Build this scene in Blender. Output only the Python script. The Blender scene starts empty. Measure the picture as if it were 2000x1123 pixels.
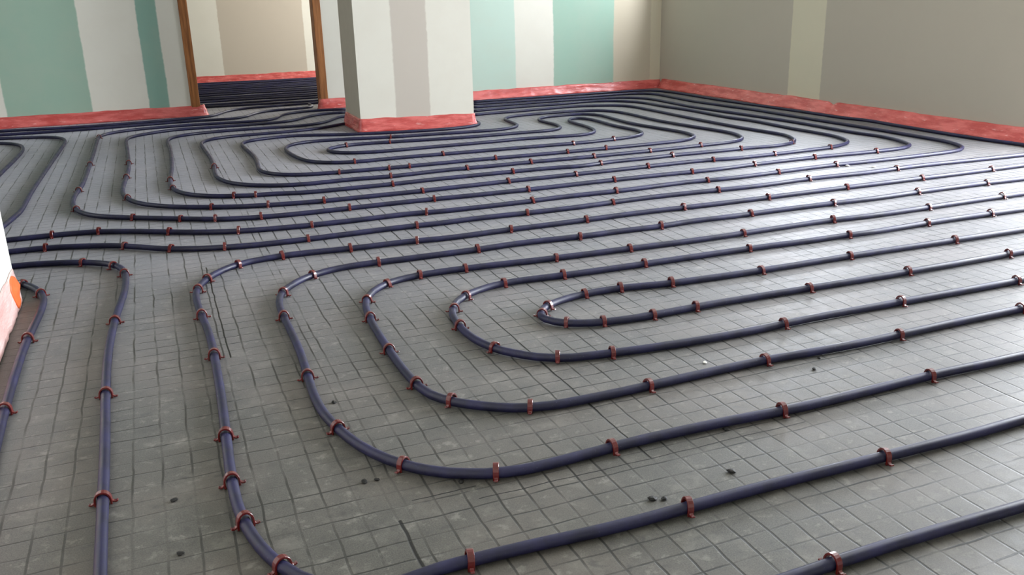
import bpy, bmesh, math, random
from mathutils import Vector, Matrix, noise
C = bpy.context.scene.collection
SC = bpy.context.scene
random.seed(7)
PI = math.pi

# ------------------------------------------------------------------ camera
cam = bpy.data.cameras.new('camera'); co = bpy.data.objects.new('camera', cam); C.objects.link(co)
p_, r_, y_ = 0.3164326, 0.02510629, 0.37724901          # pitch down, roll, heading
fwd = Vector((math.sin(y_)*math.cos(p_), math.cos(y_)*math.cos(p_), -math.sin(p_)))
rgt = Vector((math.cos(y_), -math.sin(y_), 0)); dwn = fwd.cross(rgt)
r2 = rgt*math.cos(r_) + dwn*math.sin(r_); d2 = -rgt*math.sin(r_) + dwn*math.cos(r_)
mw = Matrix((( r2.x, -d2.x, -fwd.x, 0), (r2.y, -d2.y, -fwd.y, 0), (r2.z, -d2.z, -fwd.z, 0.8), (0, 0, 0, 1)))
co.matrix_world = mw
cam.sensor_width = 36; cam.lens = 1724.6/2000*36; cam.clip_start = 0.02
SC.camera = co

# ------------------------------------------------------------------ world, light, exposure
w = bpy.data.worlds.new('sky'); SC.world = w; w.use_nodes = True
w.node_tree.nodes['Background'].inputs[0].default_value = (0.75, 0.86, 1.0, 1)
w.node_tree.nodes['Background'].inputs[1].default_value = 1.0
def area(name, loc, direction, sx, sy, power, col):
    l = bpy.data.lights.new(name, 'AREA'); l.shape = 'RECTANGLE'; l.size = sx; l.size_y = sy; l.energy = power; l.color = col
    o = bpy.data.objects.new(name, l); C.objects.link(o); o.location = loc
    o.rotation_euler = Vector(direction).to_track_quat('-Z', 'Y').to_euler()
    return o
area('window_daylight', (4.86, 5.60, 1.26), (-1, 0, 0), 0.84, 2.5, 215, (0.88, 0.93, 1.0))              # low wide window in the right wall, above the picture
area('glazed_door_daylight', (4.64, 2.05, 1.14), (-1, 0, 0), 2.1, 2.1, 325, (0.91, 0.95, 1.0))   # glazed door further along the same wall
area('side_fill_light', (-3.04, 4.6, 1.45), (1, 0, -0.05), 1.1, 1.3, 13, (0.93, 0.96, 1.0))           # added weak fill from the left, behind an invented opening in the outer wall
area('back_room_daylight', (3.55, 8.9, 1.3), (-1, 0.25, 0), 1.4, 1.4, 88, (1.0, 0.98, 0.95))     # window of the room behind
SC.view_settings.view_transform = 'Standard'; SC.view_settings.look = 'None'
SC.view_settings.exposure = 0.34; SC.view_settings.gamma = 1.0; SC.view_settings.use_curve_mapping = False

# ------------------------------------------------------------------ helpers
def lin(r, g, b):
    f = lambda c: (c/255/12.92) if c/255 <= 0.04045 else ((c/255+0.055)/1.055)**2.4
    return (f(r), f(g), f(b), 1)
class NT:
    def __init__(s, name):
        s.m = bpy.data.materials.new(name); s.m.use_nodes = True; s.t = s.m.node_tree
        s.b = s.t.nodes['Principled BSDF']
    def n(s, typ, **kw):
        x = s.t.nodes.new(typ)
        for k, v in kw.items(): setattr(x, k, v)
        return x
    def l(s, a, b): s.t.links.new(a, b)
    def put(s, inp, v):
        if hasattr(v, 'links') and hasattr(v, 'is_output'): s.l(v, inp)
        else: inp.default_value = v
    def math(s, op, a, b=0.0, c=None, clamp=False):
        x = s.n('ShaderNodeMath', operation=op); x.use_clamp = clamp
        s.put(x.inputs[0], a); s.put(x.inputs[1], b)
        if c is not None: s.put(x.inputs[2], c)
        return x.outputs[0]
    def sstep(s, v, lo, hi, a=0.0, b=1.0):
        x = s.n('ShaderNodeMapRange'); x.interpolation_type = 'SMOOTHSTEP'
        s.put(x.inputs[0], v); s.put(x.inputs[1], lo); s.put(x.inputs[2], hi); s.put(x.inputs[3], a); s.put(x.inputs[4], b)
        return x.outputs[0]
    def noise(s, vec, scale, detail=3, rough=0.55):
        x = s.n('ShaderNodeTexNoise'); x.inputs['Scale'].default_value = scale; x.inputs['Detail'].default_value = detail
        x.inputs['Roughness'].default_value = rough
        if vec is not None: s.l(vec, x.inputs['Vector'])
        return x.outputs[0]
    def mix(s, f, a, b, mode='MIX'):
        x = s.n('ShaderNodeMix', data_type='RGBA', blend_type=mode)
        s.put(x.inputs[0], f); s.put(x.inputs[6], a); s.put(x.inputs[7], b)
        return x.outputs[2]
    def bump(s, h, strength, dist):
        x = s.n('ShaderNodeBump'); x.inputs['Strength'].default_value = strength; x.inputs['Distance'].default_value = dist
        s.l(h, x.inputs['Height']); s.l(x.outputs[0], s.b.inputs['Normal'])
    def obj(s): return s.n('ShaderNodeTexCoord').outputs['Object']
    def set(s, **k):
        nm = dict(rough='Roughness', spec='Specular IOR Level', coat='Coat Weight', coatr='Coat Roughness', metal='Metallic', color='Base Color', trans='Transmission Weight', sub='Subsurface Weight', sheen='Sheen Weight', sheenr='Sheen Roughness', sheent='Sheen Tint')
        for a, v in k.items(): s.put(s.b.inputs[nm[a]], v)
        return s

# ------------------------------------------------------------------ materials
def mat_floor():
    t = NT('grey_insulation'); o = t.obj()
    sp = t.n('ShaderNodeSeparateXYZ'); t.l(o, sp.inputs[0])
    x, y = sp.outputs[0], sp.outputs[1]
    wob = t.math('MULTIPLY', t.math('SUBTRACT', t.noise(o, 9, 2), 0.5), 0.010)
    mp = t.n('ShaderNodeMapping'); mp.inputs['Location'].default_value = (3.7, 1.9, 0); t.l(o, mp.inputs[0])
    wob2 = t.math('MULTIPLY', t.math('SUBTRACT', t.noise(mp.outputs[0], 9, 2), 0.5), 0.012)
    xs, ys = t.math('ADD', x, wob), t.math('ADD', y, wob2)
    left = t.math('LESS_THAN', x, 0.28)
    offx = t.math('ADD', 0.0012, t.math('MULTIPLY', left, 0.0268))
    def line(c, off, wd):
        u = t.math('FRACT', t.math('ADD', t.math('DIVIDE', t.math('SUBTRACT', c, off), 0.05), 0.5))
        d = t.math('MULTIPLY', t.math('ABSOLUTE', t.math('SUBTRACT', u, 0.5)), 0.05)
        return t.sstep(d, wd*0.35, wd, 1.0, 0.0)
    lx, ly = line(xs, offx, 0.0030), line(ys, 0.0152, 0.0027)
    lvar = t.sstep(t.noise(o, 6, 3), 0.38, 0.60, 0.22, 1.0)
    lvar2 = t.sstep(t.noise(mp.outputs[0], 7, 3), 0.38, 0.60, 0.22, 1.0)
    grid = t.math('MAXIMUM', t.math('MULTIPLY', lx, lvar), t.math('MULTIPLY', ly, lvar2))
    # joints between the panels: (fixed coordinate, from, to, half width)
    seam = None
    for ax, c, a, b, wd in (('x', 0.280, 0.30, 1.228, 0.0030), ('x', 0.753, 1.236, 2.074, 0.0020), ('x', 1.550, 0.2, 1.230, 0.0024),
                            ('x', 2.035, 1.94, 2.074, 0.0020), ('x', 0.092, 2.07, 2.90, 0.0020), ('y', 1.236, 0.42, 1.10, 0.0014),
                            ('y', 1.277, 0.315, 0.43, 0.0014), ('x', 1.55, 2.08, 2.9, 0.0016), ('x', 0.75, 2.9, 3.7, 0.0016)):
        p, q = (xs, y) if ax == 'x' else (ys, x)
        d = t.math('ABSOLUTE', t.math('SUBTRACT', p, c))
        k = t.math('MULTIPLY', t.sstep(d, wd*0.5, wd*1.3, 1.0, 0.0), t.math('MULTIPLY', t.math('GREATER_THAN', q, a), t.math('LESS_THAN', q, b)))
        seam = k if seam is None else t.math('MAXIMUM', seam, k)
    grain = t.noise(o, 420, 3, 0.7)
    blot = t.noise(o, 3.2, 4, 0.6)
    scuff = t.noise(mp.outputs[0], 34, 5, 0.7)
    patch = t.noise(mp.outputs[0], 13, 5, 0.65)
    vo = t.n('ShaderNodeTexVoronoi'); vo.inputs['Scale'].default_value = 8.5; t.l(mp.outputs[0], vo.inputs['Vector'])
    vc = t.n('ShaderNodeSeparateColor'); t.l(vo.outputs['Color'], vc.inputs[0])
    hole = t.math('MULTIPLY', t.sstep(t.math('ADD', vo.outputs['Distance'], t.math('MULTIPLY', t.math('SUBTRACT', scuff, 0.5), 0.06)), 0.018, 0.036, 1.0, 0.0), t.math('GREATER_THAN', vc.outputs[0], 0.66))
    col = t.mix(t.sstep(grain, 0.3, 0.7), lin(58, 57, 51), lin(89, 87, 79))
    col = t.mix(t.math('MULTIPLY', t.sstep(blot, 0.38, 0.68), 0.45), col, lin(102, 94, 86))
    col = t.mix(t.math('MULTIPLY', t.sstep(patch, 0.52, 0.68), 0.40), col, lin(114, 111, 103))
    col = t.mix(t.math('MULTIPLY', t.sstep(patch, 0.46, 0.30), 0.45), col, lin(58, 57, 50))
    col = t.mix(t.math('MULTIPLY', t.sstep(scuff, 0.54, 0.70), 0.55), col, lin(128, 125, 117))
    col = t.mix(t.math('MULTIPLY', t.sstep(scuff, 0.46, 0.30), 0.60), col, lin(50, 49, 45))
    col = t.mix(t.math('MULTIPLY', grid, t.sstep(x, -0.4, 1.1, 0.66, 0.98)), col, lin(30, 31, 28))
    col = t.mix(t.math('MULTIPLY', hole, 0.8), col, lin(26, 24, 22))
    col = t.mix(t.math('MULTIPLY', seam, 0.95), col, lin(12, 12, 11))
    h = t.math('SUBTRACT', t.math('ADD', t.math('MULTIPLY', grain, 0.18), t.math('MULTIPLY', scuff, 0.35)), t.math('ADD', grid, t.math('MULTIPLY', seam, 2.0)))
    t.bump(h, 0.26, 0.0018)
    t.set(color=col, rough=t.sstep(scuff, 0.3, 0.7, 0.46, 0.60), spec=0.42, sheen=t.math('MULTIPLY', 0.37, t.math('SUBTRACT', 1.0, t.math('MAXIMUM', t.math('MULTIPLY', grid, 0.85), seam))), sheenr=0.35, sheent=(0.86, 0.87, 1.0, 1))
    return t.m
COMPOUND, BOARD, GREEN = lin(222, 219, 208), lin(184, 177, 164), lin(154, 180, 163)
def mat_board(name, axis, bands):
    """plasterboard: bands = [(start coordinate along the wall, colour)], edges slightly uneven like trowelled filler"""
    t = NT(name); o = t.obj(); sp = t.n('ShaderNodeSeparateXYZ'); t.l(o, sp.inputs[0])
    c = sp.outputs[axis]
    wob = t.math('ADD', t.math('MULTIPLY', t.math('SUBTRACT', t.noise(o, 2.6, 4, 0.6), 0.5), 0.020), t.math('MULTIPLY', t.math('SUBTRACT', t.noise(o, 30, 2), 0.5), 0.010))
    c2 = t.math('ADD', c, wob)
    col = bands[0][1]
    for st, cc in bands[1:]:
        col = t.mix(t.sstep(c2, st-0.006, st+0.006), col, cc)
    n = t.noise(o, 5, 4, 0.6)
    col = t.mix(t.math('MULTIPLY', t.sstep(n, 0.35, 0.7), 0.10), col, lin(196, 186, 172))
    t.bump(t.noise(o, 60, 3), 0.05, 0.002)
    t.set(color=col, rough=0.85, spec=0.25)
    return t.m
def mat_plain(name, col, rough=0.8, spec=0.3):
    t = NT(name); o = t.obj()
    n = t.noise(o, 14, 4, 0.6)
    c2 = tuple(min(1, v*0.86) for v in col[:3]) + (1,)
    t.set(color=t.mix(n, col, c2), rough=rough, spec=spec); t.bump(t.noise(o, 70, 3), 0.06, 0.002)
    return t.m
def mat_pipe():
    t = NT('dark_blue_pipe'); o = t.obj()
    n = t.noise(o, 16, 4, 0.65); s = t.noise(o, 260, 2, 0.6)
    col = t.mix(t.sstep(n, 0.35, 0.7), lin(22, 22, 48), lin(34, 33, 70))
    col = t.mix(t.math('MULTIPLY', t.sstep(s, 0.66, 0.78), 0.3), col, lin(112, 112, 134))
    t.set(color=col, rough=t.sstep(n, 0.3, 0.7, 0.38, 0.52), spec=0.45)
    t.bump(n, 0.06, 0.004)
    return t.m
def mat_clip():
    t = NT('red_clip_plastic'); o = t.obj()
    n = t.noise(o, 60, 2)
    t.set(color=t.mix(n, lin(76, 11, 10), lin(108, 20, 16)), rough=0.30, spec=0.5, coat=0.45, coatr=0.12)
    return t.m
def mat_foil(name='pink_edge_film', a=lin(190, 72, 68), b=lin(222, 112, 108), c=lin(244, 200, 196)):
    t = NT(name); o = t.obj()
    mp = t.n('ShaderNodeMapping'); mp.inputs['Scale'].default_value = (0.45, 0.45, 2.0); t.l(o, mp.inputs[0])
    n = t.noise(mp.outputs[0], 12, 5, 0.6); n2 = t.noise(mp.outputs[0], 34, 4, 0.6)
    col = t.mix(t.sstep(n, 0.36, 0.66), a, b)
    col = t.mix(t.math('MULTIPLY', t.sstep(n2, 0.60, 0.74), 0.55), col, c)  # pale streaks in the colour stand in for highlights on the film
    t.bump(t.math('ADD', n, t.math('MULTIPLY', n2, 0.5)), 0.6, 0.014)
    t.set(color=col, rough=0.32, spec=0.5, coat=0.25, coatr=0.2)
    return t.m
def mat_wood():
    t = NT('brown_timber'); o = t.obj()
    mp = t.n('ShaderNodeMapping'); mp.inputs['Scale'].default_value = (30, 30, 1.6); t.l(o, mp.inputs[0])
    n = t.noise(mp.outputs[0], 2.0, 5, 0.6)
    t.set(color=t.mix(t.sstep(n, 0.3, 0.7), lin(120, 72, 34), lin(172, 112, 62)), rough=0.5, spec=0.4); t.bump(n, 0.1, 0.003)
    return t.m
M = dict(floor=mat_floor(), pipe=mat_pipe(), clip=mat_clip(), foil=mat_foil(), wood=mat_wood(),
         orange=mat_plain('orange_tape', lin(236, 112, 58), 0.45, 0.4), white=mat_plain('white_plaster', lin(226, 224, 216)),
         crumb=mat_plain('white_plaster_crumb', lin(236, 234, 226)), dark=mat_plain('dark_scrap', lin(30, 29, 28), 0.6),
         frame=mat_plain('white_frame', lin(230, 230, 228), 0.4))

def link(name, me, mat, parent=None):
    o = bpy.data.objects.new(name, me); C.objects.link(o)
    if mat is not None: me.materials.append(mat)
    if parent is not None: o.parent = parent
    return o
def from_bm(name, bm, mat, parent=None, smooth=False):
    bmesh.ops.recalc_face_normals(bm, faces=bm.faces)
    me = bpy.data.meshes.new(name); bm.to_mesh(me); bm.free()
    if smooth:
        for p in me.polygons: p.use_smooth = True
    return link(name, me, mat, parent)
def box(bm, x0, x1, y0, y1, z0, z1):
    v = [bm.verts.new((x, y, z)) for z in (z0, z1) for x, y in ((x0, y0), (x1, y0), (x1, y1), (x0, y1))]
    for f in ((0, 3, 2, 1), (4, 5, 6, 7), (0, 1, 5, 4), (1, 2, 6, 5), (2, 3, 7, 6), (3, 0, 4, 7)):
        bm.faces.new([v[i] for i in f])
def prism(bm, pts, z0, z1):
    a = [bm.verts.new((x, y, z0)) for x, y in pts]; b = [bm.verts.new((x, y, z1)) for x, y in pts]
    n = len(pts); bm.faces.new(a[::-1]); bm.faces.new(b)
    for i in range(n): bm.faces.new((a[i], a[(i+1) % n], b[(i+1) % n], b[i]))
def struct(o): o['kind'] = 'structure'; return o
def tag(o, label, cat, group=None):
    o['label'] = label; o['category'] = cat
    if group: o['group'] = group
    return o
def wall(name, boxes, mat):
    bm = bmesh.new()
    for b in boxes: box(bm, *b)
    return struct(from_bm(name, bm, mat))

# ------------------------------------------------------------------ the room
HC = 2.5
bm = bmesh.new(); box(bm, -3.0, 4.41, -1.6, 10.48, -0.12, 0.0); struct(from_bm('floor', bm, M['floor']))
bm = bmesh.new(); box(bm, -3.0, 4.41, -1.6, 10.48, HC, HC+0.1); struct(from_bm('ceiling', bm, M['white']))
YL, YM, YR, XR, XN = 7.264, 7.184, 7.08, 4.29, -0.432
wall('wall_left', [(-3.0, 0.283, YL, YL+0.11, 0, HC)],
     mat_board('board_left', 0, [(-3, GREEN), (-1.35, COMPOUND), (-0.962, GREEN), (-0.405, COMPOUND), (-0.012, lin(138, 172, 158)), (0.127, COMPOUND)]))
wall('wall_middle', [(1.312, 1.95, YM, YM+0.12, 0, HC)], mat_board('board_middle', 0, [(0, COMPOUND)]))
wall('wall_lintel', [(0.283, 1.312, YL-0.04, YL+0.08, 2.12, HC)], M['white'])
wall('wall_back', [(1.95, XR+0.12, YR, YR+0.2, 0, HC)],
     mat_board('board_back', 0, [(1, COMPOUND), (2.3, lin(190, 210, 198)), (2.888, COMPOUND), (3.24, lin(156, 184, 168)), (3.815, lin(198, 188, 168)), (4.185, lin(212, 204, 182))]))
wall('wall_right', [(XR, XR+0.12, 6.72, YR, 0, HC), (XR, XR+0.12, 4.38, 6.72, 0, 0.86), (XR, XR+0.12, 4.38, 6.72, 1.70, HC), (XR, XR+0.12, 3.17, 4.38, 0, HC),
                    (XR, XR+0.12, -1.6, 1.03, 0, HC), (XR, XR+0.12, 1.03, 3.17, 2.22, HC), (XR, XR+0.12, 1.03, 3.17, 0, 0.04)],
     mat_board('board_right', 1, [(-2, BOARD), (4.968, lin(212, 206, 184)), (5.310, BOARD)]))
bm = bmesh.new(); prism(bm, [(1.236, 5.69), (1.965, 5.565), (1.965, 6.03), (1.236, 6.13)], 0, HC)
pil = struct(from_bm('wall_pillar', bm, mat_board('board_pillar', 0, [(0, COMPOUND), (1.462, lin(196, 188, 178)), (1.684, COMPOUND)])))
pil.data.materials.append(mat_plain('board_pillar_side', lin(200, 192, 176)))
for f in pil.data.polygons:
    if f.normal.x < -0.9: f.material_index = 1
wall('wall_near', [(XN-0.11, XN, -1.6, 2.776, 0, HC)], M['white'])
wall('wall_outer_left', [(-3.1, -3.0, -1.6, 3.93, 0, HC), (-3.1, -3.0, 5.27, 10.48, 0, HC), (-3.1, -3.0, 3.93, 5.27, 0, 0.88), (-3.1, -3.0, 3.93, 5.27, 2.02, HC)], M['white'])  # gap left in this unseen wall for the added side fill light
wall('wall_front', [(-3.0, XR+0.12, -1.7, -1.6, 0, HC)], M['white'])
wall('wall_rear_room', [(-3.0, XR+0.12, 10.36, 10.48, 0, HC)],
     mat_board('board_rear', 0, [(-4, COMPOUND), (0.79, lin(192, 182, 168)), (1.69, COMPOUND)]))
wall('wall_rear_room_side', [(3.7, 3.8, YR+0.2, 10.36, 0, HC)], M['white'])
# window and glazed door in the right wall, both just outside the picture: frames and mullions; the third frame is invented for the added side fill
for wn, xc, yc, hw, z0, z1 in (('window_1', XR+0.06, 5.55, 1.17, 0.86, 1.70), ('window_2', XR+0.06, 2.10, 1.07, 0.04, 2.22), ('side_fill_frame', -3.05, 4.6, 0.67, 0.88, 2.02)):
    wf = bpy.data.objects.new(wn, None); C.objects.link(wf); wf.location = (xc, yc, 0); struct(wf)
    for nm, b in (('window_frame', (-0.03, 0.03, -hw, -hw+0.06, z0, z1)), ('window_frame', (-0.03, 0.03, hw-0.06, hw, z0, z1)), ('window_frame', (-0.03, 0.03, -hw+0.06, hw-0.06, z1-0.06, z1)),
                  ('window_frame', (-0.03, 0.03, -hw+0.06, hw-0.06, z0, z0+0.05)), ('mullion', (-0.03, 0.03, -0.03, 0.03, z0+0.05, z1-0.06))):
        bm = bmesh.new(); box(bm, *b); from_bm(nm, bm, M['frame'], wf)
# timber door frame of the opening to the room behind
df = bpy.data.objects.new('door_1', None); C.objects.link(df); df.location = (0.8, YM, 0); struct(df)
for nm, b in (('jamb', (0.283-0.8, 0.348-0.8, 0.068, 0.192, 0, 2.12)), ('jamb', (1.252-0.8, 1.312-0.8, -0.008, 0.12, 0, 2.12)), ('head', (0.348-0.8, 1.252-0.8, 0.03, 0.14, 2.05, 2.12))):
    bm = bmesh.new(); box(bm, *b); bmesh.ops.bevel(bm, geom=bm.edges[:], offset=0.003, segments=1, affect='EDGES'); from_bm(nm, bm, M['wood'], df)

# ------------------------------------------------------------------ pink edge insulation strips
def strip(name, path, h, bulge, label, seed, mat=None, crease=()):
    """film-covered strip following a wall line; path points go with the wall on the left hand"""
    P = [Vector((x, y, 0)) for x, y in path]
    pts = []
    for a, b in zip(P, P[1:]):
        n = max(1, int((b-a).length/0.016))
        for i in range(n): pts.append(a.lerp(b, i/n))
    pts.append(P[-1])
    prof = [(0.0, 1.0), (0.18, 1.0), (0.30, 0.88), (0.44, 0.70), (0.60, 0.50), (0.78, 0.30), (0.94, 0.14), (1.0, 0.05), (0.98, 0.0), (0.0, 0.0)]
    bm = bmesh.new(); rows = []; s = 0
    for i, p in enumerate(pts):
        t = (pts[min(i+1, len(pts)-1)] - pts[max(i-1, 0)]).normalized(); nrm = Vector((t.y, -t.x, 0))
        if i: s += (p-pts[i-1]).length
        top = h*(1 + 0.07*noise.noise((s*3.1, seed, 0)) + 0.05*noise.noise((s*11, seed, 4)))
        bl = bulge*(1 + 0.25*noise.noise((s*2.3, seed, 9)))
        for cs, cd in crease: top -= cd*math.exp(-((s-cs)/0.03)**2)
        row = []
        for k, (u, v) in enumerate(prof):
            off = 0.0015 + u*bl
            if 0 < k < 9: off += 0.006*noise.noise((s*9, v*3, seed)) + 0.004*noise.noise((s*26, v*6, seed+3))
            off = max(off, 0.001)
            row.append(bm.verts.new(p + nrm*off + Vector((0, 0, max(0.0005, v*top)))))
        rows.append(row)
    for a, b in zip(rows, rows[1:]):
        for k in range(len(prof)-1): bm.faces.new((a[k], a[k+1], b[k+1], b[k]))
    for r in (rows[0], rows[-1]): bm.faces.new(r)
    o = from_bm(name, bm, mat or M['foil'], smooth=True)
    return tag(o, label, 'insulation strip', 'pink edge strips along the walls')
strip('edge_insulation_strip', [(-2.9, YL), (0.365, YL), (0.372, YL+0.06)], 0.080, 0.030, 'pink film edge strip along the green striped wall left of the doorway', 1)
strip('edge_insulation_strip', [(1.256, YM+0.02), (1.262, YM-0.004), (1.96, YM)], 0.078, 0.034, 'short bright pink edge strip at the wall piece between doorway and pillar', 2)
strip('edge_insulation_strip', [(1.95, YR), (XR-0.001, YR)], 0.074, 0.040, 'pink edge strip below the pale green wall between pillar and room corner', 3)
strip('edge_insulation_strip', [(XR, YR-0.062), (XR, 0.0)], 0.082, 0.055, 'long red pink edge strip along the grey beige right wall', 4, crease=((2.20, 0.02),))
strip('edge_insulation_strip', [(1.236, 6.13), (1.236, 5.69), (1.965, 5.565), (1.965, 6.03)], 0.086, 0.024, 'pink edge strip wrapped round the foot of the white pillar', 5)
nearstrip = strip('edge_insulation_strip', [(XN, -1.5), (XN, 2.777)], 0.104, 0.010, 'pale pink edge strip with orange patch at white wall corner, left picture edge', 6, mat_foil('pale_pink_edge_film', lin(232, 184, 178), lin(240, 208, 203), lin(248, 232, 226)))
strip('edge_insulation_strip', [(-2.9, 10.36), (3.7, 10.36)], 0.074, 0.020, 'pink edge strip on the back wall seen through the doorway', 7)
# orange patch stuck flat on the near strip, at the corner
bm = bmesh.new(); near_v = [v.co.copy() for v in nearstrip.data.vertices if 2.58 < v.co.y < 2.79 and v.co.x > XN]
def film_x(yq, zq):
    ws = [(1/((v.y-yq)**2 + (v.z-zq)**2 + 4e-6)**2, v.x) for v in near_v]
    return sum(a*b for a, b in ws)/sum(a for a, b in ws)
NA, NR = 20, 6; front = []
for j in range(NR+1):
    ring = []
    for k in range(NA):
        a = 2*PI*k/NA; rr = j/NR*(1 + 0.08*math.sin(3*a+1))
        yy, zz = 2.706 + 0.056*rr*math.cos(a), 0.054 + 0.046*rr*math.sin(a)
        ring.append(bm.verts.new((film_x(yy, zz)+0.003, yy, zz)))
        if j == 0: break
    front.append(ring)
for k in range(NA): bm.faces.new((front[0][0], front[1][k], front[1][(k+1) % NA]))
for a, b in zip(front[1:], front[2:]):
    for k in range(NA): bm.faces.new((a[k], b[k], b[(k+1) % NA], a[(k+1) % NA]))
back = [bm.verts.new((v.co.x-0.006, v.co.y, v.co.z)) for v in front[-1]]
for k in range(NA): bm.faces.new((front[-1][k], back[k], back[(k+1) % NA], front[-1][(k+1) % NA]))
op = from_bm('tape_patch', bm, M['orange'], nearstrip, smooth=True); op['label'] = 'bright orange patch'

# ------------------------------------------------------------------ heating pipes
R = 0.0098
PIPE = {}; CLIP = {}
PIPE['F1']=[(2.036,5.834),(2.030,5.675),(2.018,5.614),(2.001,5.573),(1.975,5.538),(1.940,5.512),(1.884,5.488),(1.823,5.475),(1.744,5.469),(1.632,5.474),(1.474,5.494),(1.316,5.521),(1.131,5.571),(1.041,5.604),(0.881,5.675),(0.806,5.693),(0.728,5.693),(0.650,5.679),(0.577,5.653),(0.526,5.621),(0.498,5.588),(0.485,5.563),(0.473,5.520),(0.468,5.458),(0.484,4.947),(0.462,4.580),(0.470,4.502),(0.498,4.430),(0.548,4.371),(0.586,4.345),(0.629,4.328),(0.754,4.306),(0.961,4.292),(1.169,4.287),(1.521,4.292),(1.825,4.282),(2.225,4.276),(2.689,4.289),(2.782,4.304),(2.840,4.328),(2.886,4.366),(2.917,4.418),(2.936,4.494),(2.939,4.589),(2.928,4.684),(2.884,4.953),(2.874,5.048),(2.874,5.160),(2.891,5.447),(2.888,5.541),(2.871,5.599),(2.848,5.635),(2.815,5.662),(2.775,5.680),(2.731,5.689),(2.684,5.692),(2.621,5.688),(2.575,5.679),(2.504,5.651),(2.469,5.623),(2.451,5.601),(2.431,5.562),(2.419,5.503),(2.429,5.298),(2.423,5.235),(2.413,5.189),(2.398,5.146),(2.374,5.109),(2.353,5.089),(2.315,5.069),(2.240,5.057),(2.081,5.063),(1.810,5.063),(1.587,5.083),(1.174,5.136),(1.095,5.140),(1.018,5.127),(0.962,5.103),(0.916,5.066),(0.901,5.042),(0.891,5.016),(0.888,4.988),(0.897,4.947),(0.910,4.921),(0.938,4.886),(1.002,4.845),(1.093,4.819),(1.188,4.812),(1.508,4.819),(1.748,4.817),(1.987,4.829),(2.066,4.824),(2.304,4.791),(2.366,4.790),(2.411,4.798),(2.450,4.817),(2.483,4.847),(2.515,4.899),(2.536,4.958),(2.550,5.020),(2.559,5.099),(2.569,5.338),(2.586,5.413),(2.607,5.451),(2.635,5.480),(2.666,5.493),(2.686,5.491),(2.705,5.481),(2.725,5.452),(2.740,5.381),(2.741,5.286),(2.729,5.030),(2.746,4.824),(2.745,4.761),(2.726,4.685),(2.695,4.633),(2.649,4.593),(2.579,4.562),(2.358,4.528),(2.263,4.521),(1.768,4.538),(1.272,4.557),(1.160,4.558),(0.985,4.551),(0.908,4.562),(0.849,4.584),(0.796,4.617),(0.763,4.649),(0.730,4.701),(0.710,4.761),(0.695,4.839),(0.680,4.966),(0.675,5.062),(0.677,5.141),(0.684,5.204),(0.696,5.250),(0.713,5.292),(0.739,5.329),(0.772,5.358),(0.812,5.378),(0.856,5.390),(0.919,5.393),(0.998,5.387),(1.358,5.315),(1.645,5.291),(1.884,5.264),(1.995,5.260),(2.041,5.266),(2.086,5.278),(2.127,5.298),(2.162,5.326),(2.180,5.349),(2.200,5.389),(2.218,5.464),(2.230,5.639),(2.239,5.700),(2.262,5.755),(2.300,5.799),(2.365,5.835),(2.457,5.854),(2.632,5.864),(2.808,5.857),(2.917,5.840),(2.960,5.824),(2.998,5.801),(3.031,5.771),(3.056,5.733),(3.074,5.691),(3.088,5.630),(3.096,5.471),(3.087,5.167),(3.090,5.039),(3.110,4.832),(3.158,4.516),(3.165,4.420),(3.160,4.357),(3.145,4.296),(3.122,4.237),(3.089,4.185),(3.055,4.155),(3.028,4.140),(2.984,4.124),(2.938,4.115),(2.650,4.095),(2.251,4.080),(2.075,4.078),(1.771,4.088),(1.531,4.087),(1.307,4.093),(1.004,4.072),(0.829,4.087),(0.623,4.082),(0.560,4.090),(0.498,4.107),(0.455,4.126),(0.401,4.159),(0.364,4.189),(0.333,4.223),(0.307,4.263),(0.280,4.320),(0.253,4.428),(0.247,4.539),(0.258,4.811),(0.261,5.051),(0.247,5.611),(0.253,5.689),(0.268,5.748),(0.289,5.788),(0.318,5.822),(0.353,5.850),(0.394,5.870),(0.438,5.885),(0.500,5.895),(0.819,5.913),(0.928,5.931),(0.972,5.947),(1.027,5.975),(1.225,6.110)]
PIPE['F2']=[(1.311,6.513),(1.267,6.496),(1.244,6.475),(1.209,6.424),(1.139,6.302),(1.101,6.255),(1.054,6.216),(0.999,6.187),(0.940,6.170),(0.878,6.163),(0.511,6.181),(0.399,6.178),(0.321,6.167),(0.245,6.147),(0.175,6.113),(0.119,6.063),(0.088,6.011),(0.070,5.953),(0.062,5.875),(0.067,5.523),(0.065,5.283),(0.054,4.867),(0.033,4.435),(0.034,4.339),(0.053,4.213),(0.087,4.125),(0.113,4.086),(0.144,4.051),(0.180,4.020),(0.220,3.994),(0.278,3.968),(0.338,3.947),(0.458,3.925),(0.557,3.895),(0.603,3.889),(0.890,3.881),(1.210,3.895),(1.690,3.894),(1.770,3.889),(1.910,3.869),(2.096,3.895),(2.304,3.898),(2.480,3.907),(2.768,3.901),(2.910,3.904),(3.036,3.891),(3.099,3.889),(3.146,3.896),(3.205,3.916),(3.246,3.939),(3.281,3.970),(3.318,4.020),(3.351,4.092),(3.369,4.153),(3.375,4.216),(3.344,4.566),(3.334,4.901),(3.335,5.813),(3.324,5.889),(3.301,5.945),(3.253,6.003),(3.188,6.045),(3.058,6.101),(2.966,6.120),(2.872,6.120),(2.505,6.087),(2.250,6.078),(2.140,6.058)]
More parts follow.
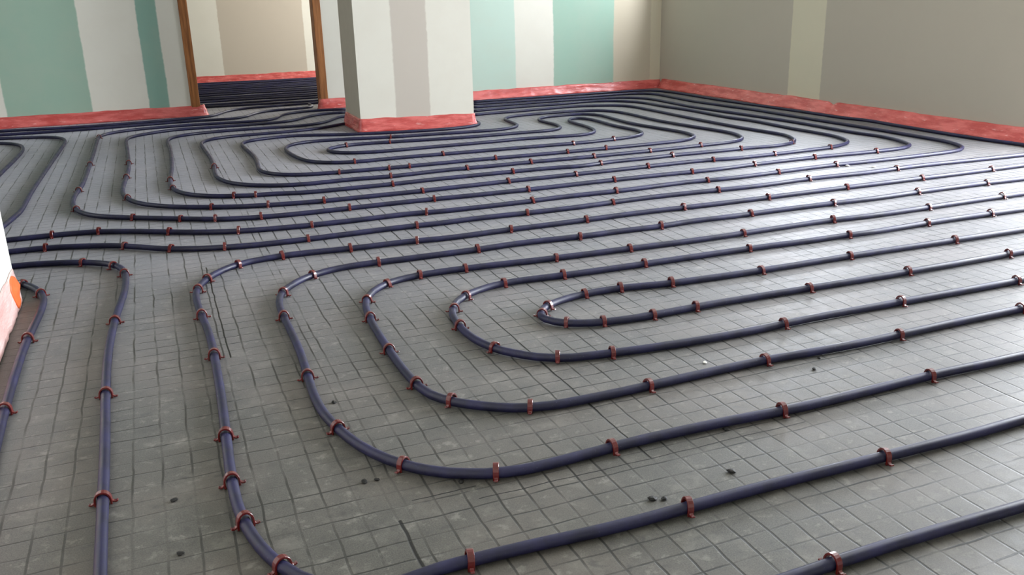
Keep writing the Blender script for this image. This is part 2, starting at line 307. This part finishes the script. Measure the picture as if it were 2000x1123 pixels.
PIPE['F3']=[(1.355,6.754),(1.275,6.753),(1.228,6.747),(1.184,6.734),(1.129,6.707),(1.057,6.649),(0.961,6.525),(0.930,6.492),(0.894,6.465),(0.854,6.445),(0.795,6.430),(0.701,6.421),(0.461,6.415),(0.222,6.423),(0.128,6.414),(0.084,6.401),(0.042,6.382),(-0.037,6.330),(-0.107,6.267),(-0.148,6.205),(-0.167,6.147),(-0.175,6.054),(-0.163,5.558),(-0.153,5.046),(-0.157,4.806),(-0.174,4.390),(-0.169,4.247),(-0.142,4.106),(-0.121,4.046),(-0.092,3.990),(-0.054,3.939),(-0.010,3.894),(0.040,3.854),(0.094,3.821),(0.224,3.758),(0.329,3.721),(0.558,3.681),(0.766,3.672),(1.181,3.676),(1.469,3.688),(1.821,3.688),(2.413,3.704),(2.525,3.701),(2.635,3.684),(2.698,3.679),(3.193,3.694),(3.289,3.704),(3.366,3.724),(3.453,3.762),(3.501,3.800),(3.529,3.837),(3.555,3.894),(3.574,3.955),(3.584,4.018),(3.581,4.385),(3.593,4.721),(3.589,4.800),(3.565,4.958),(3.558,5.038),(3.562,5.437),(3.531,5.788),(3.525,6.011),(3.511,6.088),(3.482,6.160),(3.429,6.238),(3.373,6.291),(3.307,6.329),(3.233,6.348),(3.155,6.347),(2.968,6.323),(2.729,6.329),(2.585,6.324),(2.410,6.308),(2.220,6.280)]
PIPE['F4']=[(1.394,6.937),(1.292,6.983),(1.231,6.998),(1.155,7.001),(1.065,6.983),(0.982,6.944),(0.926,6.895),(0.887,6.830),(0.822,6.674),(0.786,6.631),(0.751,6.609),(0.695,6.594),(0.633,6.592),(0.348,6.622),(0.220,6.628),(0.076,6.621),(-0.050,6.604),(-0.141,6.580),(-0.224,6.537),(-0.259,6.508),(-0.289,6.473),(-0.323,6.406),(-0.340,6.330),(-0.345,6.235),(-0.346,5.531),(-0.350,4.811),(-0.355,4.571),(-0.372,4.283),(-0.369,4.155),(-0.359,4.060),(-0.341,3.982),(-0.319,3.923),(-0.289,3.867),(-0.249,3.819),(-0.187,3.770),(0.179,3.542),(0.238,3.520),(0.316,3.502),(0.395,3.491),(0.491,3.485),(0.971,3.490),(1.243,3.477),(2.107,3.482),(2.411,3.475),(2.682,3.497),(2.905,3.506),(3.065,3.506),(3.321,3.494),(3.545,3.496),(3.607,3.506),(3.651,3.523),(3.688,3.548),(3.708,3.571),(3.736,3.626),(3.773,3.731),(3.789,3.809),(3.793,3.872),(3.770,4.077),(3.775,4.493),(3.769,4.669),(3.688,5.578),(3.687,5.706),(3.702,5.993),(3.703,6.169),(3.691,6.262),(3.664,6.335),(3.640,6.374),(3.610,6.409),(3.549,6.455),(3.462,6.489),(3.353,6.510),(3.177,6.521),(2.969,6.524),(2.298,6.498)]
PIPE['F5']=[(-0.652,3.563),(-0.365,3.563),(-0.270,3.550),(-0.167,3.509),(0.069,3.373),(0.155,3.333),(0.216,3.312),(0.294,3.293),(0.436,3.275),(0.644,3.270),(0.883,3.275),(0.990,3.260),(1.053,3.257),(1.357,3.260),(1.532,3.271),(1.804,3.267),(2.156,3.283),(2.362,3.270),(2.921,3.298),(3.193,3.289),(3.577,3.294),(3.689,3.301),(3.767,3.315),(3.825,3.339),(3.861,3.367),(3.889,3.404),(3.911,3.446),(3.932,3.506),(3.945,3.569),(3.962,4.016),(3.947,4.848),(3.946,5.232),(3.906,5.646),(3.891,5.886),(3.893,6.046),(3.918,6.445),(3.914,6.522),(3.897,6.577),(3.873,6.612),(3.829,6.647),(3.773,6.669),(3.697,6.680),(3.329,6.676),(2.962,6.692),(2.369,6.698)]
PIPE['F6']=[(-0.614,3.377),(-0.422,3.374),(-0.375,3.367),(-0.314,3.349),(-0.240,3.319),(-0.169,3.282),(-0.033,3.172),(0.037,3.133),(0.158,3.093),(0.300,3.071),(0.780,3.080),(0.939,3.076),(1.099,3.081),(1.467,3.072),(1.851,3.093),(2.347,3.075),(2.635,3.090),(2.971,3.080),(3.259,3.093),(3.899,3.069),(3.994,3.075),(4.057,3.085),(4.101,3.100),(4.138,3.126),(4.155,3.150),(4.167,3.178),(4.180,3.256),(4.180,3.319),(4.163,3.495),(4.161,3.591),(4.173,4.071),(4.194,4.374),(4.188,4.436),(4.163,4.542),(4.154,4.620),(4.152,4.924),(4.125,5.404),(4.103,5.900),(4.109,6.348),(4.106,6.540),(4.092,6.667),(4.065,6.754),(4.033,6.801),(3.987,6.832),(3.931,6.849),(3.854,6.858),(3.614,6.867),(3.262,6.872),(2.429,6.865)]
PIPE['F7']=[(-1.146,7.043),(-1.002,7.031),(-0.653,6.978),(-0.461,6.964),(-0.333,6.965),(-0.189,6.973),(-0.045,6.988),(0.082,7.008),(0.300,7.053),(0.356,7.073),(0.393,7.095),(0.440,7.147),(0.520,7.316),(0.572,7.393),(0.604,7.426),(0.641,7.453),(0.725,7.491),(0.833,7.512),(1.280,7.555),(1.920,7.600)]
PIPE['F8']=[(-1.115,6.827),(-0.747,6.799),(-0.555,6.793),(-0.347,6.803),(0.019,6.841),(0.195,6.854),(0.307,6.853),(0.478,6.836),(0.535,6.842),(0.586,6.866),(0.628,6.906),(0.662,6.957),(0.738,7.093),(0.778,7.139),(0.813,7.167),(0.853,7.189),(0.912,7.207),(1.108,7.234),(1.145,7.249),(1.166,7.264),(1.196,7.305),(1.209,7.345),(1.211,7.392),(1.204,7.472)]
PIPE['F9']=[(-1.091,6.659),(-0.740,6.549),(-0.657,6.510),(-0.613,6.470),(-0.579,6.419),(-0.556,6.362),(-0.542,6.300),(-0.533,6.205),(-0.532,6.077),(-0.548,5.306),(-0.562,4.536),(-0.562,4.102),(-0.568,4.023),(-0.614,3.673)]
PIPE['F10']=[(-1.036,6.430),(-0.908,6.364),(-0.872,6.335),(-0.840,6.303),(-0.815,6.265),(-0.795,6.223),(-0.775,6.163),(-0.761,6.101),(-0.747,5.973),(-0.744,5.781),(-0.770,4.912)]
PIPE['N5']=[(4.000,2.876),(3.728,2.876),(3.359,2.870),(2.814,2.871),(2.574,2.873),(2.061,2.868),(1.596,2.874),(1.308,2.864),(1.132,2.864),(0.924,2.856),(0.860,2.858),(0.749,2.871),(0.573,2.874),(0.413,2.888),(0.366,2.890),(0.286,2.882),(0.224,2.867),(0.182,2.846),(0.157,2.828),(0.135,2.805),(0.106,2.768),(0.082,2.726),(0.069,2.697),(0.054,2.652),(0.046,2.605),(0.043,2.509),(0.055,2.253),(0.057,2.157),(0.053,1.852),(0.040,1.436),(0.042,1.356),(0.049,1.292),(0.062,1.229),(0.083,1.169),(0.106,1.127),(0.136,1.090),(0.161,1.071),(0.175,1.064),(0.205,1.057),(0.236,1.057),(0.299,1.065),(0.427,1.063),(0.587,1.055),(0.859,1.058),(1.276,1.052),(1.516,1.057),(1.853,1.058),(2.381,1.059),(2.926,1.059),(3.455,1.060),(4.000,1.060)]
PIPE['N4']=[(4.000,2.658),(3.488,2.657),(3.232,2.667),(3.088,2.669),(2.864,2.667),(2.592,2.658),(2.305,2.669),(2.161,2.671),(2.049,2.670),(1.905,2.665),(1.761,2.669),(1.617,2.661),(1.458,2.665),(1.330,2.663),(1.106,2.677),(0.915,2.669),(0.563,2.669),(0.515,2.666),(0.468,2.657),(0.423,2.642),(0.395,2.628),(0.368,2.611),(0.345,2.590),(0.323,2.566),(0.295,2.528),(0.280,2.500),(0.264,2.456),(0.255,2.409),(0.250,2.345),(0.248,2.009),(0.235,1.737),(0.239,1.642),(0.253,1.563),(0.274,1.486),(0.308,1.414),(0.346,1.363),(0.369,1.341),(0.394,1.322),(0.451,1.293),(0.481,1.284),(0.513,1.278),(0.576,1.277),(0.752,1.286),(0.928,1.284),(1.120,1.275),(1.456,1.282),(1.632,1.279),(2.224,1.280),(2.816,1.281),(3.408,1.282),(4.000,1.283)]
PIPE['N3']=[(4.000,2.452),(3.520,2.452),(3.023,2.453),(2.399,2.443),(2.176,2.455),(1.680,2.442),(1.152,2.459),(0.800,2.482),(0.736,2.482),(0.673,2.476),(0.612,2.460),(0.583,2.447),(0.557,2.429),(0.535,2.407),(0.515,2.383),(0.491,2.341),(0.479,2.312),(0.465,2.250),(0.453,2.139),(0.447,2.011),(0.444,1.851),(0.446,1.755),(0.451,1.691),(0.462,1.645),(0.476,1.617),(0.495,1.591),(0.517,1.569),(0.568,1.530),(0.595,1.514),(0.625,1.502),(0.671,1.492),(0.783,1.488),(1.199,1.500),(1.439,1.489),(1.775,1.497),(2.031,1.499),(2.511,1.500),(3.007,1.501),(3.504,1.501),(4.000,1.502)]
PIPE['N2']=[(4.000,2.265),(3.071,2.264),(2.591,2.272),(2.447,2.269),(2.207,2.259),(2.096,2.267),(1.952,2.268),(1.776,2.276),(1.264,2.278),(1.088,2.282),(0.944,2.290),(0.896,2.289),(0.849,2.281),(0.790,2.259),(0.762,2.244),(0.736,2.225),(0.704,2.191),(0.679,2.151),(0.663,2.106),(0.652,2.043),(0.649,1.979),(0.655,1.900),(0.672,1.839),(0.686,1.810),(0.704,1.784),(0.747,1.737),(0.787,1.712),(0.817,1.701),(0.864,1.692),(1.023,1.673),(1.134,1.666),(1.263,1.664),(1.486,1.672),(2.079,1.668),(2.559,1.669),(3.039,1.670),(3.520,1.671),(4.000,1.672)]
PIPE['N1']=[(4.000,2.059),(3.247,2.059),(2.495,2.058),(1.967,2.067),(1.582,2.065),(1.358,2.073),(1.295,2.079),(1.168,2.099),(1.089,2.102),(1.041,2.097),(0.994,2.087),(0.949,2.070),(0.921,2.056),(0.897,2.037),(0.877,2.013),(0.867,1.986),(0.866,1.971),(0.868,1.957),(0.881,1.931),(0.903,1.910),(0.930,1.895),(0.960,1.884),(1.007,1.874),(1.086,1.867),(1.358,1.873),(2.031,1.863),(2.607,1.872),(3.295,1.874),(4.000,1.875)]
PIPE['N6']=[(-0.584,3.162),(-0.504,3.167),(-0.441,3.163),(-0.379,3.149),(-0.304,3.121),(-0.249,3.089),(-0.224,3.070),(-0.201,3.048),(-0.174,3.010),(-0.158,2.967),(-0.152,2.936),(-0.147,2.888),(-0.146,2.776),(-0.150,2.680),(-0.170,2.425),(-0.179,2.137),(-0.170,1.641),(-0.161,1.145),(-0.156,1.098),(-0.147,1.050),(-0.134,1.004),(-0.122,0.975),(-0.105,0.948),(-0.074,0.912),(-0.050,0.891),(-0.009,0.866),(0.035,0.848),(0.081,0.835),(0.128,0.827),(0.192,0.822),(0.736,0.842),(0.912,0.846),(1.264,0.841),(1.584,0.840),(2.176,0.840),(2.784,0.842),(3.392,0.844),(4.000,0.845)]
PIPE['N7']=[(-0.499,2.999),(-0.444,2.940),(-0.409,2.887),(-0.395,2.858),(-0.379,2.813),(-0.371,2.781),(-0.363,2.734),(-0.361,2.637),(-0.372,2.363),(-0.373,2.152),(-0.370,1.942),(-0.357,1.522)]
CLIP['N1']=[(1.048,2.102),(1.163,2.102),(1.316,2.079),(1.619,2.068),(1.954,2.065),(2.383,2.073),(0.912,2.053),(0.869,2.007),(0.908,1.915),(0.991,1.875),(1.130,1.867),(1.262,1.873),(1.634,1.875),(1.986,1.868),(2.395,1.881)]
CLIP['N2']=[(0.879,2.290),(1.070,2.284),(1.344,2.278),(1.731,2.265),(2.129,2.271),(2.481,2.281),(2.786,2.279),(0.731,2.237),(0.670,2.143),(0.648,2.007),(0.674,1.830),(0.785,1.708),(0.913,1.685),(1.389,1.671),(1.768,1.668),(2.188,1.685)]
CLIP['N3']=[(0.565,2.450),(0.680,2.478),(0.830,2.486),(1.127,2.470),(1.390,2.452),(1.831,2.464),(2.227,2.466),(2.670,2.464),(3.062,2.470),(0.479,2.321),(0.461,2.165),(0.445,1.928),(0.444,1.709),(0.492,1.596),(0.627,1.499),(0.895,1.486),(1.204,1.497),(1.585,1.495),(1.997,1.503)]
CLIP['N4']=[(0.380,2.627),(0.602,2.669),(0.939,2.667),(1.312,2.661),(1.634,2.672),(2.029,2.670),(2.410,2.673),(2.843,2.677),(3.225,2.682),(0.267,2.490),(0.247,2.277),(0.242,1.855),(0.247,1.575),(0.323,1.378),(0.470,1.281),(0.698,1.281),(1.074,1.277),(1.465,1.278)]
CLIP['N5']=[(0.330,2.899),(0.557,2.875),(0.788,2.868),(1.134,2.873),(1.441,2.878),(1.861,2.875),(2.259,2.870),(2.664,2.880),(3.076,2.880),(3.490,2.897),(0.180,2.855),(0.081,2.729),(0.050,2.629),(0.048,2.386),(0.050,2.073),(0.046,1.635),(0.040,1.450),(0.044,1.308),(0.081,1.166),(0.343,1.058),(0.713,1.058),(1.119,1.057)]
CLIP['N6']=[(-0.273,3.115),(-0.170,3.025),(-0.147,2.907),(-0.169,2.447),(-0.177,1.947),(-0.166,1.481),(0.823,0.842)]
CLIP['N7']=[(-0.425,2.934),(-0.373,2.799),(-0.375,2.394),(-0.372,1.946)]
CLIP['F6']=[(-0.411,3.360),(-0.151,3.272),(-0.003,3.160),(0.166,3.096),(0.448,3.081),(0.848,3.107),(1.290,3.079),(1.667,3.091),(2.166,3.092),(2.647,3.091),(3.145,3.092)]
CLIP['F5']=[(-0.403,3.592),(-0.239,3.559),(-0.000,3.418),(0.236,3.313),(0.497,3.290),(0.944,3.281),(1.392,3.271),(1.780,3.266),(2.247,3.286),(2.633,3.292),(2.980,3.306)]
CLIP['F4']=[(-0.124,3.736),(0.056,3.632),(0.173,3.551),(0.338,3.494),(0.684,3.500),(1.044,3.502),(1.463,3.487),(1.889,3.471),(2.295,3.482),(2.657,3.505),(3.030,3.506),(3.408,3.499),(-0.331,4.018),(-0.323,4.447),(-0.324,5.202),(-0.342,6.313)]
CLIP['F3']=[(-0.138,4.149),(0.179,3.789),(0.394,3.718),(0.617,3.686),(1.045,3.678),(1.457,3.683),(1.796,3.689),(2.189,3.709),(2.563,3.707),(2.922,3.691),(3.294,3.717),(-0.150,4.700),(-0.153,5.140)]
CLIP['F2']=[(0.282,3.971),(0.371,3.947),(0.969,3.885),(1.563,3.907),(2.027,3.897),(2.454,3.909),(2.877,3.904),(3.259,3.898),(0.056,4.293),(0.046,4.518)]
CLIP['F1']=[(0.810,4.315),(1.007,4.071),(1.160,4.291),(0.939,4.552),(1.422,4.525),(1.055,4.255),(1.626,4.298),(1.399,4.092),(1.740,4.094),(2.091,4.083),(2.035,4.301),(2.186,4.516),(2.264,4.264),(2.757,4.114),(2.428,4.091),(2.452,4.555),(1.276,5.102),(1.334,5.324),(1.010,5.150),(0.264,4.782)]
def catmull(pts, step):
    P = [Vector(p) for p in pts]; P = [2*P[0]-P[1]] + P + [2*P[-1]-P[-2]]; out = []
    for i in range(1, len(P)-2):
        p0, p1, p2, p3 = P[i-1:i+3]
        t1 = max((p1-p0).length**.5, 1e-3); t2 = t1 + max((p2-p1).length**.5, 1e-3); t3 = t2 + max((p3-p2).length**.5, 1e-3)
        n = max(1, int((p2-p1).length/step))
        for k in range(n):
            t = t1 + (t2-t1)*k/n
            a1 = (t1-t)/t1*p0 + t/t1*p1; a2 = (t2-t)/(t2-t1)*p1 + (t-t1)/(t2-t1)*p2; a3 = (t3-t)/(t3-t2)*p2 + (t-t2)/(t3-t2)*p3
            b1 = (t2-t)/t2*a1 + t/t2*a2; b2 = (t3-t)/(t3-t1)*a2 + (t-t1)/(t3-t1)*a3
            out.append((t2-t)/(t2-t1)*b1 + (t-t1)/(t2-t1)*b2)
    out.append(P[-2]); return out
def pipe(name, pts, label, group, step=0.03):
    c = catmull(pts, step); bm = bmesh.new(); rows = []; NS = 14
    for i, p in enumerate(c):
        t = (c[min(i+1, len(c)-1)] - c[max(i-1, 0)]).normalized(); n = Vector((-t.y, t.x))
        zc = R + 0.0006 + 0.0012*max(0, noise.noise((p.x*3, p.y*3, 2)))
        rows.append([bm.verts.new((p.x+n.x*R*math.cos(a), p.y+n.y*R*math.cos(a), zc+R*math.sin(a))) for a in [2*PI*k/NS for k in range(NS)]])
    for a, b in zip(rows, rows[1:]):
        for k in range(NS): bm.faces.new((a[k], a[(k+1) % NS], b[(k+1) % NS], b[k]))
    bm.faces.new(rows[0]); bm.faces.new(rows[-1])
    o = from_bm(name, bm, M['pipe'], smooth=True)
    return tag(o, label, 'heating pipe', group), c
GP = 'dark blue underfloor heating pipes'
LABEL = {
 'N1': 'dark blue pipe forming the innermost narrow hairpin of the near loop',
 'N2': 'dark blue pipe wrapping directly round the innermost near hairpin',
 'N3': 'dark blue pipe making the middle bend, third from the inside of the near loop',
 'N4': 'dark blue pipe bending fourth from the inside of the near loop',
 'N5': 'dark blue pipe with outermost full bend of near loop, running off the bottom edge',
 'N6': 'dark blue pipe coming round the white wall corner and down past the bottom edge',
 'N7': 'short dark blue pipe bend hugging the orange patched wall corner',
 'F6': 'dark blue pipe swaying past the white wall corner, nearer of the two long runs',
 'F5': 'dark blue pipe swaying past the white wall corner, farther of the two long runs',
 'F4': 'dark blue far pipe with the leftmost and longest of the squared left bends',
 'F3': 'dark blue far pipe with the second squared bend from the left',
 'F2': 'dark blue far pipe with the third squared bend from the left',
 'F1': 'long dark blue pipe winding back and forth in front of the white pillar',
 'F7': 'dark blue pipe lying tight against the pink strip of the green striped wall',
 'F8': 'dark blue pipe second from the green striped wall, running to the doorway',
 'F9': 'dark blue pipe bending from the left wall back down to the white corner',
 'F10': 'dark blue pipe bend cut off by the left edge of the picture'}
LINE = {}
for k, pts in PIPE.items():
    _, LINE[k] = pipe('heating_pipe', pts, LABEL[k], GP)
ORD = ['first', 'second', 'third', 'fourth', 'fifth', 'sixth', 'seventh', 'eighth', 'ninth', 'tenth', 'eleventh', 'twelfth', 'thirteenth', 'fourteenth', 'fifteenth', 'sixteenth', 'seventeenth', 'eighteenth', 'nineteenth', 'twentieth', 'twenty-first', 'twenty-second', 'twenty-third']
yy = 7.78; i = 0
while yy < 10.25:
    x0, x1 = -0.6 + 0.02*(i % 3), 3.3
    pts = [(x0 + (x1-x0)*q/8, yy + 0.03*math.sin(q*1.3+i*2) + 0.02*q/8*((i % 4)-1.5)) for q in range(9)]
    pipe('heating_pipe', pts, 'dark pipe in the room behind the doorway, %s counted from the door' % ORD[i], 'pipes in the room behind the doorway', 0.06)
    yy += 0.20; i += 1

# ------------------------------------------------------------------ red pipe clips
def sweep(bm, path, wx, th):
    """strip of width wx (along the pipe) and thickness th following path in the YZ plane"""
    rows = []
    for i, (y, z) in enumerate(path):
        a = path[max(i-1, 0)]; b = path[min(i+1, len(path)-1)]
        t = Vector((b[0]-a[0], b[1]-a[1])).normalized(); n = Vector((-t.y, t.x))*th/2; e = th*0.3
        q = []
        for sx, sn in ((-1, -1), (1, -1), (1, 1), (-1, 1)):
            q.append(bm.verts.new((sx*wx/2, y+n.x*sn, z+n.y*sn)))
        rows.append(q)
    for a, b in zip(rows, rows[1:]):
        for k in range(4): bm.faces.new((a[k], a[(k+1) % 4], b[(k+1) % 4], b[k]))
    bm.faces.new(rows[0][::-1]); bm.faces.new(rows[-1])
RA = R + 0.0026
arch = [(-RA, 0.0006), (-RA*1.02, R*0.7)] + [(-RA*math.cos(PI*k/10), R + 0.0008 + (RA+0.0012)*math.sin(PI*k/10)) for k in range(11)] + [(RA*1.02, R*0.7), (RA, 0.0006)]
def barb(s): return [(s*(RA+0.0008), 0.0062), (s*(RA+0.0040), 0.0040), (s*(RA+0.0075), 0.0034), (s*(RA+0.0108), 0.0052)]
def bev(bm): bmesh.ops.bevel(bm, geom=[e for e in bm.edges if e.calc_face_angle(0) > 0.9], offset=0.0006, segments=1, affect='EDGES')
def mesh_of(name, parts):
    bm = bmesh.new()
    for p, wx, th in parts: sweep(bm, p, wx, th)
    bmesh.ops.recalc_face_normals(bm, faces=bm.faces); bev(bm)
    me = bpy.data.meshes.new(name); bm.to_mesh(me); bm.free(); me.materials.append(M['clip']); return me
ME_ARCH = mesh_of('clip_arch', [(arch, 0.0105, 0.0036)])
ME_BARB = [mesh_of('clip_barb', [(barb(s), 0.0066, 0.0030)]) for s in (-1, 1)]
ME_FAR = mesh_of('clip_small', [(arch, 0.0105, 0.0036), (barb(-1), 0.0066, 0.0030), (barb(1), 0.0066, 0.0030)])
proto = bpy.data.objects.new('pipe_clip', None); proto.empty_display_size = 0.01
pa = bpy.data.objects.new('arch', ME_ARCH); pb = [bpy.data.objects.new('barb', m) for m in ME_BARB]
def place_clip(k, x, y, label, group):
    ln = LINE[k]; q = Vector((x, y)); i = min(range(len(ln)), key=lambda j: (ln[j]-q).length_squared)
    a, b = ln[max(i-1, 0)], ln[min(i+1, len(ln)-1)]; t = (b-a).normalized()
    pos = a + t*max(0, min((b-a).length, (q-a).dot(t)))
    ang = math.atan2(t.y, t.x)
    if math.cos(ang) < 0: ang += PI
    ang += random.uniform(-0.16, 0.16); sz = random.uniform(1.0, 1.16)
    if pos.length > 3.6:
        r = bpy.data.objects.new('pipe_clip', ME_FAR); C.objects.link(r)
    else:
        r = proto.copy(); C.objects.link(r)
        for src in [pa] + pb:
            c = src.copy(); c.parent = r; C.objects.link(c)
    r.location = (pos.x, pos.y, 0.0); r.rotation_euler = (random.uniform(-0.05, 0.05), random.uniform(-0.10, 0.10), ang); r.scale = (1, 1, sz)
    tag(r, label, 'pipe clip', group)
WHERE = {  # pipe: [(phrase, predicate on the clip point)]
 'N1': [('the upper run of the innermost near hairpin', lambda x, y: x > 0.72 and y > 1.98), ('the lower run of the innermost near hairpin', lambda x, y: True)],
 'N2': [('the upper run of the second near bend', lambda x, y: y > 2.13), ('the lower run of the second near bend', lambda x, y: True)],
 'N3': [('the upper run of the third near bend', lambda x, y: y > 2.28), ('the lower run of the third near bend', lambda x, y: True)],
 'N4': [('the upper run of the fourth near bend', lambda x, y: y > 2.4), ('the lower run of the fourth near bend', lambda x, y: True)],
 'N5': [('the upper run of the outermost near bend', lambda x, y: y > 2.62), ('the lower run of the outermost near bend', lambda x, y: True)],
 'N6': [('the pipe rounding the white wall corner', lambda x, y: True)],
 'N7': [('the short bend at the orange patched corner', lambda x, y: True)],
 'F6': [('the nearer swaying long run', lambda x, y: True)], 'F5': [('the farther swaying long run', lambda x, y: True)],
 'F4': [('the far pipe with the leftmost squared bend', lambda x, y: True)], 'F3': [('the far pipe with second squared bend', lambda x, y: True)],
 'F2': [('the far pipe with third squared bend', lambda x, y: True)], 'F1': [('the pipe winding before the pillar', lambda x, y: True)]}
for k, cl in CLIP.items():
    rest = list(cl)
    for ph, ok in WHERE[k]:
        here = sorted([p for p in rest if ok(*p)]); rest = [p for p in rest if p not in here]
        for i, (x, y) in enumerate(here):
            place_clip(k, x, y, 'red clip, %s from left on %s' % (ORD[i] if i else 'first', ph), 'red clips holding down the pipes')

# ------------------------------------------------------------------ scraps on the floor
def crumb(x, y, s, mat, label, seed):
    bm = bmesh.new(); bmesh.ops.create_icosphere(bm, subdivisions=2, radius=s)
    for v in bm.verts:
        v.co *= 1 + 0.45*noise.noise(v.co*(1.1/s) + Vector((seed, 0, 0))); v.co.z *= 0.45; v.co.x *= 1.3
    zmin = min(v.co.z for v in bm.verts)
    for v in bm.verts: v.co.z -= zmin
    o = from_bm('plaster_crumb' if mat == 'crumb' else 'dark_scrap', bm, M[mat], smooth=False)
    o.location = (x, y, 0); o.rotation_euler.z = seed
    tag(o, label, 'debris', 'scraps lying on the floor')
crumb(1.088, 1.564, 0.0045, 'crumb', 'white plaster crumb beside the third near bend', 1)
crumb(3.036, 3.282, 0.009, 'crumb', 'white plaster crumb on the farther swaying run, right of centre', 2)
crumb(3.121, 3.203, 0.007, 'crumb', 'pale crumb right of the brighter white crumb, far right floor', 3)
crumb(1.284, 1.430, 0.005, 'dark', 'dark scrap on the bright floor between third and fourth near bends, right side', 4)
crumb(0.939, 1.271, 0.005, 'dark', 'dark scrap just below the lower run of the fourth bend', 5)
crumb(0.684, 1.114, 0.006, 'dark', 'dark scrap left of the clip at lower right of outermost bend', 6)
crumb(0.702, 1.107, 0.005, 'dark', 'dark scrap nearly touching the outermost bend lower run', 7)
crumb(0.255, 1.369, 0.005, 'dark', 'dark scrap below the fourth bend, left of the clip', 8)
crumb(0.277, 1.367, 0.004, 'dark', 'tiny dark scrap right under the fourth bend', 9)
crumb(0.410, 1.299, 0.005, 'dark', 'dark scrap below the lowest point of the fourth bend', 10)
crumb(0.270, 1.714, 0.005, 'dark', 'dark scrap just right of the fourth bend left side', 11)
crumb(-0.054, 1.276, 0.005, 'dark', 'dark scrap on floor near the bottom left, between two pipes', 12)
crumb(-0.057, 1.444, 0.005, 'dark', 'dark scrap between the two bottom left pipes, halfway down', 13)
crumb(1.337, 1.476, 0.004, 'dark', 'tiny dark scrap above the scrap on the bright right floor', 14)
crumb(0.855, 1.135, 0.006, 'dark', 'dark scrap under the middle of outermost lower run', 15)
